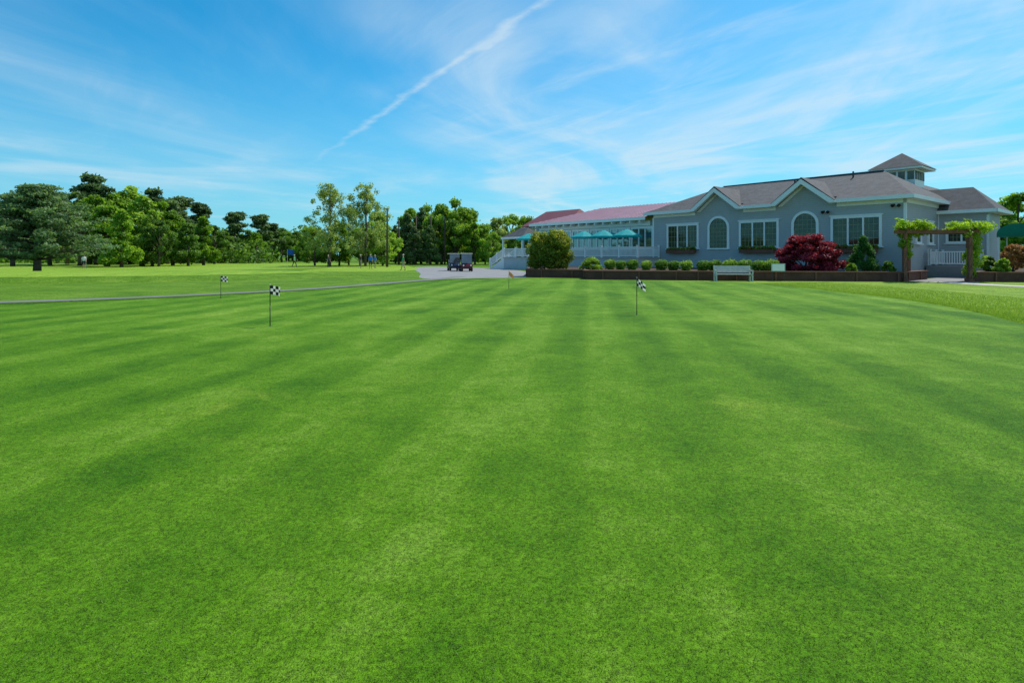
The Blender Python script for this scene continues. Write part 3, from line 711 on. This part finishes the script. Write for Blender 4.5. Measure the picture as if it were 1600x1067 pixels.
for i in range(90):
    th=rng.rand()*6.28;uu=rng.rand()**1.1; z_=.15+2.2*uu; rr=(1.15*(1-uu)**.9)*(.55+.4*rng.rand()); s=.12+.17*(1-uu)+.05*rng.rand()
    cl.append((rr*math.cos(th),rr*math.sin(th),z_,s,s,s*1.2,rng.rand()))
shrub('conical_evergreen',W(1349,38.5),38.5,BZ,cl,12000,.06,L_cone,"dense dark green cone shaped evergreen in the raised bed",'shrub',3,seed=7)
for i,(px,D,m,r,lab) in enumerate(((1582,36.5,L_azal,.9,"orange red leaved shrub behind the low timber wall"),(1612,36,L_azal,.9,"orange red leaved shrub behind the low timber wall"),(1545,37.5,L_box,.5,"rounded green shrub behind the low timber wall"),(1568,35.4,L_light,.45,"rounded green shrub behind the low timber wall"),(1640,36,L_oak,1.0,"rounded green shrub behind the low timber wall"),(1388,37.3,L_box,.36,"small green shrub beside the evergreen"),(1330,37,L_light,.3,"small green shrub beside the evergreen"))):
    shrub('garden_shrub',W(px,D),D,BZ,dome(r,r*1.9,26,r*.28,r*.42,rng),4000,.08,m,lab,'shrub',5,seed=40+i)
# ------------------------------------------------------------------ bench
be=empty('park_bench',(14.0,36.0,0),-.12); tag(be,"pale grey slatted park bench before the timber wall",'bench')
mb=MB()
for i in range(5): mb.box(-1.1,1.1,-.30+i*.11,-.30+i*.11+.09,.42,.46)
mb.obj('seat',M_stone,be)
mb=MB(); 
for i in range(4): mb.ext([(-1.1,.27+i*.02,.53+i*.115),(-1.1,.30+i*.02,.53+i*.115),(-1.1,.315+i*.02,.63+i*.115),(-1.1,.285+i*.02,.63+i*.115)],(2.2,0,0))
mb.obj('backrest',M_stone,be)
for x in (-1.13,1.05):
    mb=MB(); mb.box(x,x+.08,-.32,-.24,0,.415); mb.box(x,x+.08,.2,.275,0,.415); mb.ext([(x,.315,.0),(x,.24,.42),(x,.36,1.0),(x,.43,1.0),(x,.37,.42),(x,.39,0)],(.08,0,0)) ; mb.box(x+.001,x+.079,-.239,.199,.32,.41)
    mb.obj('leg',M_stone,be)
for x in (-1.15,1.05):
    mb=MB(); mb.box(x,x+.1,-.36,.30,.66,.70); mb.box(x+.01,x+.09,-.32,-.25,.461,.66); mb.obj('armrest',M_stone,be)
sg=empty('notice_sign',(W(1216,36.1),36.1,0),-.1); tag(sg,"small pale notice board on short posts before the wall",'sign')
mb=MB(); mb.box(-.42,.42,-.02,.02,.62,1.12); mb.obj('board',M_stone,sg)
mb=MB(); mb.box(-.36,.36,-.024,-.021,.67,1.07); mb.obj('panel',M_white,sg)
for x in (-.36,.36):
    mb=MB(); mb.box(x-.025,x+.025,-.02,.02,0,.618); mb.obj('post',M_pole,sg)
# ------------------------------------------------------------------ putting flags
M_fw=cloth('flag_white',(.85,.80,.70),.4); M_fb=cloth('flag_black',(.012,.012,.012)); M_yel=simple('pole_yellow',(.55,.38,.08),.5)
M_ora=cloth('flag_orange',(.6,.26,.10),.3)
def flag(px,D,rot,small=False,droop=0.0,h=.92):
    e=empty('putting_flag',(W(px,D),D,.012),rot)
    tag(e,"short pin with a faded orange flag on the putting green" if small else "short dark pin with a black and white checkered flag",'golf flag',"practice pins on the putting green")
    mb=MB(); mb.tube([(0,0,-.1),(0,0,h*.5)],[.011,.010],8,0); mb.tube([(0,0,h*.5),(0,0,h)],[.010,.009],8,1 if small else 0); mb.tube([(0,0,h),(0,0,h+.02)],[.013,.01],8,1)
    mb.obj('pole',[M_black,M_yel if small else M_fw],e,smooth=True)
    mb=MB(); nx,nz=16,12
    for i in range(nx):
        for j in range(nz):
            def P(a,b):
                X=a/nx*.26; Z=h-.01-b/nz*.2
                return (X*(1-.12*droop),.028*math.sin(a*.6+b*.12)*a/nx+.02*math.sin(a*.25),Z-(droop*.16+.04)*(a/nx)**1.3)
            mb.poly([P(i,j),P(i+1,j),P(i+1,j+1),P(i,j+1)],(i//4+j//4)%2 if not small else 0)
    mb.obj('flag',[M_fb,M_fw] if not small else [M_ora],e,smooth=True)
    mb=MB(); mb.tube([(0,0,.0005),(0,0,.002)],[.054,.054],20,0); mb.obj('cup',M_black,e)
flag(422,12.9,-.15,h=.93); flag(995,15.3,.2,droop=.8,h=1.0); flag(345,21.3,.1,h=.85); flag(795,27.4,.3,True,droop=.9,h=.86)
e=empty('range_flag',(W(449,84),84,0)); tag(e,"tall pin with a bright blue flag on the fairway",'golf flag')
mb=MB(); mb.tube([(0,0,0),(0,0,2.6)],[.03,.02],8); mb.obj('pole',M_fw,e)
mb=MB()
for i in range(8):
    f=lambda a,z_:(a/8*.95,.12*math.sin(a*.9),z_-.15*a/8)
    mb.poly([f(i,2.6),f(i+1,2.6),f(i+1,1.85),f(i,1.85)])
mb.obj('flag',cloth('flag_blue',(.01,.10,.45)),e,smooth=True)
# ------------------------------------------------------------------ poles
for px,y,D in ((605,326,82),(623,345,104),(650,338,104),(673,337,103),(695,340,103),(714,346,108)):
    e=empty('net_pole',(W(px,D),D,0)); tag(e,"tall dark wooden net pole beside the practice range",'pole',"poles along the practice range")
    H=topH(y,D); mb=MB(); mb.tube([(0,0,0),(0,0,H*.5),(.03,0,H)],[.17,.14,.11],10); mb.obj('post',M_pole,e,smooth=True)
    mb=MB(); mb.tube([(0,0,H),(0,0,H+.06)],[.13,.12],10); mb.beam((-.25,0,H-.3),(.25,0,H-.3),.06,.08); mb.obj('cap',M_metal,e)
# ------------------------------------------------------------------ golf carts
def cart(x,y,rz_,bodycol,lab):
    e=empty('golf_cart',(x,y,.004),rz_); tag(e,lab,'golf cart',"golf carts parked on the driveway")
    mb=MB()
    prof=[(-1.15,.32),(-1.18,.55),(-1.05,.72),(-.72,.86),(-.62,.84),(-.58,.40),(.05,.38),(.05,.62),(.75,.66),(1.15,.62),(1.18,.35),(.95,.28),(-.9,.26)]
    mb.ext([(-.55,a,b) for a,b in prof],(1.1,0,0)); 
    for sx in (-1,1):
        x0_,x1_=(sx*.55,sx*.60) if sx>0 else (sx*.60,sx*.55)
        mb.box(x0_,x1_,-1.08,-.6,.52,.66); mb.box(x0_,x1_,.45,1.1,.5,.64); mb.box(x0_,x1_,-.6,.45,.28,.36)
    mb.box(-.5,.5,-1.24,-1.181,.34,.48)
    o=mb.obj('body',bodycol,e); b=o.modifiers.new('b','BEVEL'); b.width=.03; b.segments=2
    mb=MB(); mb.ext([(-.62,-.75,1.80),(.62,-.75,1.80),(.62,.85,1.80),(-.62,.85,1.80)],(0,0,.07)); o=mb.obj('roof',M_roofc,e); b=o.modifiers.new('b','BEVEL'); b.width=.04; b.segments=3
    for sx in (-.55,.55):
        mb=MB(); mb.tube([(sx,-.78,.82),(sx,-.62,1.78),(sx,.66,1.78),(sx,.72,.62)],[.02]*4,8); mb.obj('roof_frame',M_black,e)
    mb=MB(); mb.ext([(-.53,-.775,.86),(.53,-.775,.86),(.53,-.63,1.77),(-.53,-.63,1.77)],(0,.008,0)); mb.obj('windshield',M_wsh,e)
    mb=MB(); mb.box(-.5,.5,.02,.5,.66,.80); mb.ext([(-.5,.46,.84),(-.5,.56,.84),(-.5,.64,1.22),(-.5,.56,1.22)],(1,0,0)); o=mb.obj('seat',M_seat,e); b=o.modifiers.new('b','BEVEL'); b.width=.04; b.segments=2
    mb=MB(); 
    ring=[(-.27+.16*math.cos(t),-.32+.05*math.sin(t),1.0+.15*math.sin(t)) for t in np.linspace(0,2*math.pi,17)]
    mb.tube(ring,[.014]*17,6); mb.tube([(-.27,-.6,.75),(-.27,-.32,1.0)],[.02,.02],6); mb.obj('steering_wheel',M_black,e)
    for sx in (-.5,.5):
        for yy in (-.83,.78):
            w=MB(); a=-.09;c=.09
            w.tube([(sx+a,yy,.22),(sx+a*.8,yy,.22),(sx+c*.8,yy,.22),(sx+c,yy,.22)],[.19,.225,.225,.19],20); wh=w.obj('wheel',M_rubber,e,smooth=False)
            r=MB(); k=sx+(.095 if sx>0 else -.095); r.tube([(k-.006,yy,.22),(k+.006,yy,.22)],[.12,.12],14); r.obj('rim',M_metal,wh)
    for sx in (-.38,.38):
        h=MB(); h.tube([(sx,-1.15,.62),(sx,-1.19,.62)],[.085,.08],12); h.obj('headlight',M_white,e)
    for sx in (-.25,.25):
        g=MB(); g.tube([(sx,.92,.62),(sx,.98,1.35)],[.13,.15],10); g.obj('golf_bag',M_bag,e)
M_roofc=simple('cart_roof_beige',(.68,.66,.60),.5); M_seat=simple('cart_seat',(.50,.44,.34),.6); M_bag=cloth('golf_bag_fabric',(.05,.02,.03))
M_wsh=glassmat('cart_windshield',(.06,.065,.065),.14)
M_cb=simple('cart_body_maroon',(.10,.015,.025),.25,2,.1); M_cb2=simple('cart_body_navy',(.02,.03,.07),.25,2,.1)
cart(W(709,62),62,.25,M_cb2,"dark navy golf cart with a beige roof on the driveway"); cart(W(728,59.5),59.5,.2,M_cb,"maroon golf cart with a beige roof on the driveway")
# ------------------------------------------------------------------ people
def person(x,y,rz_,h,pose,shirt,legs,label,longp=False,z=0.0,club=False):
    V=[];E=[];R=[]
    def add(p,r,par=None):
        V.append(p);R.append(r)
        if par is not None: E.append((par,len(V)-1))
        return len(V)-1
    st=pose.get('stride',0.0); ln=pose.get('lean',0)
    pel=add((0,0,.95),.125); ch=add((0,ln*-.5,1.18),.12,pel); sh=add((0,-ln,1.38),.13,ch); nk=add((0,-ln*1.1,1.50),.055,sh)
    hd=add((0,-.01-ln*1.25,1.60),.085,nk); ht=add((0,.0-ln*1.3,1.71),.075,hd)
    hands=[]
    for sx in (-1,1):
        a=pose.get('arm',(0,0))[0 if sx<0 else 1]
        s_=add((sx*.17,-ln,1.40),.06,sh)
        e_=(sx*.23,-.27*math.sin(a*.6)-ln,1.40-.28*math.cos(a*.6)); ei=add(e_,.042,s_)
        w_=(sx*.24,e_[1]-.25*math.sin(a),e_[2]-.25*math.cos(a)); wi=add(w_,.028,ei)
        hnd=(sx*.24,w_[1]-.07*math.sin(a),w_[2]-.07*math.cos(a)); hi=add(hnd,.034,wi); hands.append((hnd,a))
        o_=st*sx
        hp=add((sx*.09,0,.90),.095,pel); kn=add((sx*.10,-o_*.5-.02,.50),.06,hp); an=add((sx*.10,-o_+ .02,.09),.04,kn); 
        add((sx*.11,-o_-.15,.045),.036,an)
    me=bpy.data.meshes.new('body'); me.from_pydata(V,E,[]); ob=link(bpy.data.objects.new('tmp',me))
    m=ob.modifiers.new('s','SKIN'); 
    for i,sv in enumerate(me.skin_vertices[0].data): sv.radius=(R[i]*(1.25 if i in (1,2) else 1),R[i]*(.85 if i in (0,1,2) else 1)); sv.use_root=(i==0)
    ss=ob.modifiers.new('ss','SUBSURF'); ss.levels=1; ss.render_levels=1
    dg=bpy.context.evaluated_depsgraph_get(); nm=bpy.data.meshes.new_from_object(ob.evaluated_get(dg)); bpy.data.objects.remove(ob)
    mb=MB(); mb.v=[tuple(q.co) for q in nm.vertices]; mb.f=[tuple(p.vertices) for p in nm.polygons]
    for p in nm.polygons:
        c=p.center
        if c.z>1.47: mm=0
        elif c.z<.075: mm=3
        elif abs(c.x)>.20 and c.z<1.18: mm=0
        elif c.z>.98: mm=1
        elif c.z<(.1 if longp else .5): mm=0
        else: mm=2
        mb.m.append(mm)
    for (hx,hy,hz),a in hands:
        sgn=1 if hx>0 else -1
        d=Vector((0,-math.sin(a),-math.cos(a)))
        for k in range(4):
            o_=Vector((hx,hy+(k-1.5)*.018,hz))+d*.02; L=(.06,.075,.07,.055)[k]
            mb.tube([o_,o_+d*L*.6,o_+d*L+Vector((-sgn*.02,0,0))],[.009,.008,.006],5,0)
        o_=Vector((hx,hy-.03,hz)); mb.tube([o_,o_+d*.03+Vector((0,-.03,0)),o_+d*.06+Vector((0,-.035,0))],[.010,.009,.006],5,0)
    ly=-ln*1.25
    mb.tube([(0,ly-.085,1.64),(0,ly-.115,1.605)],[.008,.014],5,0); mb.box(-.025,.025,ly-.098,ly-.088,1.572,1.58,3)
    for sx in (-.034,.034): mb.box(sx-.012,sx+.012,ly-.097,ly-.083,1.638,1.65,3)
    for sx in (-1,1): mb.tube([(sx*.08,ly,1.62),(sx*.095,ly+.01,1.63)],[.022,.015],6,0)
    body=mb.obj('person',[M_skin,shirt,legs,M_black],None,(x,y,z),rz_,True); s_=h/1.78; body.scale=(s_,)*3
    tag(body,label,'person')
    hb=MB(); N=10
    for i in range(5):
        ph=i/4*math.pi/2
        for k in range(N):
            t=2*math.pi*k/N; hb.v.append((.092*math.cos(ph)*math.cos(t),ly+.012+.1*math.cos(ph)*math.sin(t),1.665+.10*math.sin(ph)))
    for i in range(4):
        for k in range(N): hb.f.append((i*N+k,i*N+(k+1)%N,(i+1)*N+(k+1)%N,(i+1)*N+k)); hb.m.append(0)
    hb.box(-.07,.07,ly-.17,ly-.06,1.672,1.682)
    hb.obj('cap',pose.get('cap',M_fw),body)
    if club:
        c=empty('golf_club',(x,y,z),rz_); tag(c,"thin steel golf club held by a player",'golf club',"golf clubs held by players")
        hnd=hands[1][0]
        mb=MB(); mb.tube([(hnd[0]*s_-.02,hnd[1]*s_-.0,hnd[2]*s_+.05),(hnd[0]*s_+.02,hnd[1]*s_-.3,.06)],[.014,.008],6); mb.obj('shaft',M_metal,c)
        mb=MB(); mb.box(hnd[0]*s_-.02,hnd[0]*s_+.09,hnd[1]*s_-.33,hnd[1]*s_-.28,.0,.06); mb.obj('club_head',M_metal,c)
Wh=cloth('shirt_white',(.75,.75,.75)); Gr=cloth('shirt_green',(.06,.34,.14)); Bl=cloth('shirt_blue',(.03,.18,.6)); Nv=cloth('shorts_navy',(.02,.025,.05)); Kh=cloth('shorts_khaki',(.35,.28,.18)); Dk=cloth('shirt_dark',(.03,.035,.04))
person(W(131,72),72,.6,1.8,{'stride':.05,'arm':(.2,.5)},Wh,Nv,"person in a white shirt and dark shorts standing on the fairway",club=True)
person(W(460,78),78,1.4,1.8,{'stride':.3,'arm':(.5,-.4)},Gr,Dk,"person in a green shirt walking across the fairway",longp=True)
person(W(564,74),74,-.6,1.8,{'stride':.08,'arm':(.2,.6),'lean':.05},Dk,Kh,"person in dark shirt and khaki shorts standing by the tee",club=True)
person(W(579,70),70,.4,1.82,{'stride':.12,'arm':(.3,.2)},Bl,Nv,"person in a bright blue shirt standing by the tee")
person(W(586,73),73,2.2,1.75,{'stride':.1,'arm':(.6,.2)},Bl,Kh,"person in a blue shirt and khaki shorts facing away")
person(W(630,62),62,-1.2,1.82,{'stride':.25,'arm':(.4,-.3)},Gr,Kh,"person in a green shirt and khaki shorts walking on grass")
person(W(513,78),78,.9,1.75,{'stride':.05,'arm':(.3,.3)},Dk,Nv,"person in dark clothes standing in the tree shade",longp=True)
# ------------------------------------------------------------------ light
el=math.radians(54); az=math.radians(48)   # az clockwise from +Y toward +X
sd=Vector((math.sin(az)*math.cos(el),math.cos(az)*math.cos(el),math.sin(el)))
ld=bpy.data.lights.new('sun','SUN'); ld.energy=4.8; ld.angle=math.radians(.5); ld.color=(1,.95,.86)
lo=link(bpy.data.objects.new('sun',ld)); lo.rotation_euler=sd.to_track_quat('Z','Y').to_euler(); lo.location=(30,30,60)
wd=bpy.data.worlds.new("World"); scene.world=wd; wd.use_nodes=True; t=NT(wd.node_tree)
bg=t.n['Background']; ST=.15; bg.inputs[1].default_value=ST
sk=t.new('ShaderNodeTexSky',sky_type='NISHITA'); sk.sun_disc=False; sk.sun_elevation=el; sk.sun_rotation=az; sk.air_density=1.0; sk.dust_density=.5; sk.ozone_density=2.0
tc=t.new('ShaderNodeTexCoord').outputs['Generated']; sp=t.new('ShaderNodeSeparateXYZ'); t.l.new(tc,sp.inputs[0])
X,Y,Z=sp.outputs; zc=t.math('MAXIMUM',Z,.02)
PX=t.math('DIVIDE',X,zc); PY=t.math('DIVIDE',Y,zc)
cb=t.new('ShaderNodeCombineXYZ'); t.l.new(PX,cb.inputs[0]); t.l.new(PY,cb.inputs[1]); pl=cb.outputs[0]
m1=t.mapping(t.mapping(pl,rot=(0,0,.22)),loc=(2.3,.7,0),sc=(.70,.24,1))
n1=t.noise(m1,1.2,7,.58,.9)
m2=t.mapping(t.mapping(pl,loc=(1.2,.4,0),rot=(0,0,.25)),sc=(.42,.16,1)); n2=t.noise(m2,1.0,3,.5,.5)
m3=t.mapping(t.mapping(pl,rot=(0,0,-.55)),loc=(5,2,0),sc=(1.4,.36,1)); n3=t.noise(m3,1.3,6,.6,.8)
big=t.mapr(t.math('ADD',n2,t.math('MULTIPLY',t.mapr(PX,-2.2,.6,-1,1),.13)),.38,.66,0,1,True)
c1=t.mapr(n1,.36,.74,0,1,True); c3=t.mapr(n3,.44,.80,0,.6,True)
cl_=t.math('ADD',t.math('MULTIPLY',t.math('ADD',c1,c3),t.math('ADD',t.math('MULTIPLY',big,.72),.12)),t.math('MULTIPLY',big,.24))
# low streaky bank towards the horizon
hb_=t.noise(t.mapping(tc,sc=(2.2,2.2,17)),1.2,5,.55,.5)
hb_=t.math('MULTIPLY',t.mapr(hb_,.46,.70,0,.6,True),t.math('MULTIPLY',t.mapr(Z,.04,.09,0,1,True),t.mapr(Z,.13,.22,1,0,True)))
cl_=t.math('ADD',cl_,hb_)
wv=t.math('MULTIPLY',t.math('SUBTRACT',t.noise(pl,1.6,3,.6),.5),.22)
ln=t.math('ABSOLUTE',t.math('ADD',t.math('ADD',PX,t.math('MULTIPLY',PY,.593)),t.math('SUBTRACT',wv,1.455)))
wdt=t.math('ADD',t.math('MULTIPLY',t.noise(pl,2.5,3,.6),.075),t.math('MULTIPLY',PY,.003))
tr=t.math('SUBTRACT',1.0,t.math('DIVIDE',ln,wdt),clamp=True)
tr=t.math('MULTIPLY',tr,t.mapr(t.noise(pl,5,4,.7),.3,.62,.25,.95))
tr=t.math('MULTIPLY',tr,t.math('MULTIPLY',t.mapr(PY,4.0,6.4,1,0),t.mapr(PY,1.0,1.6,0,1)))
cl_=t.math('ADD',cl_,t.math('MULTIPLY',tr,.65))
cl_=t.math('MULTIPLY',cl_,t.mapr(Z,.02,.14,.45,1,True),clamp=True)
skc=t.mix(1.0,sk.outputs[0],(.10,.80,1.02),'MULTIPLY')
haze=t.mapr(Z,0,.36,.60,0,True)
skc=t.mix(haze,skc,(.36/ST,.66/ST,.80/ST))
skc=t.mix(t.math('MULTIPLY',cl_,.66),skc,(.70/ST,.83/ST,.90/ST))
t.l.new(skc,bg.inputs[0])
# ------------------------------------------------------------------ camera
cd=bpy.data.cameras.new('camera'); cam=link(bpy.data.objects.new('camera',cd)); scene.camera=cam
cam.location=(0,0,1.6); cam.rotation_euler=(math.radians(90),0,0); cd.sensor_width=36; cd.lens=20; cd.shift_y=-133.5/1600; cd.clip_end=6000; cd.clip_start=.05
scene.view_settings.view_transform='Standard'; scene.view_settings.look='None'; scene.view_settings.exposure=0
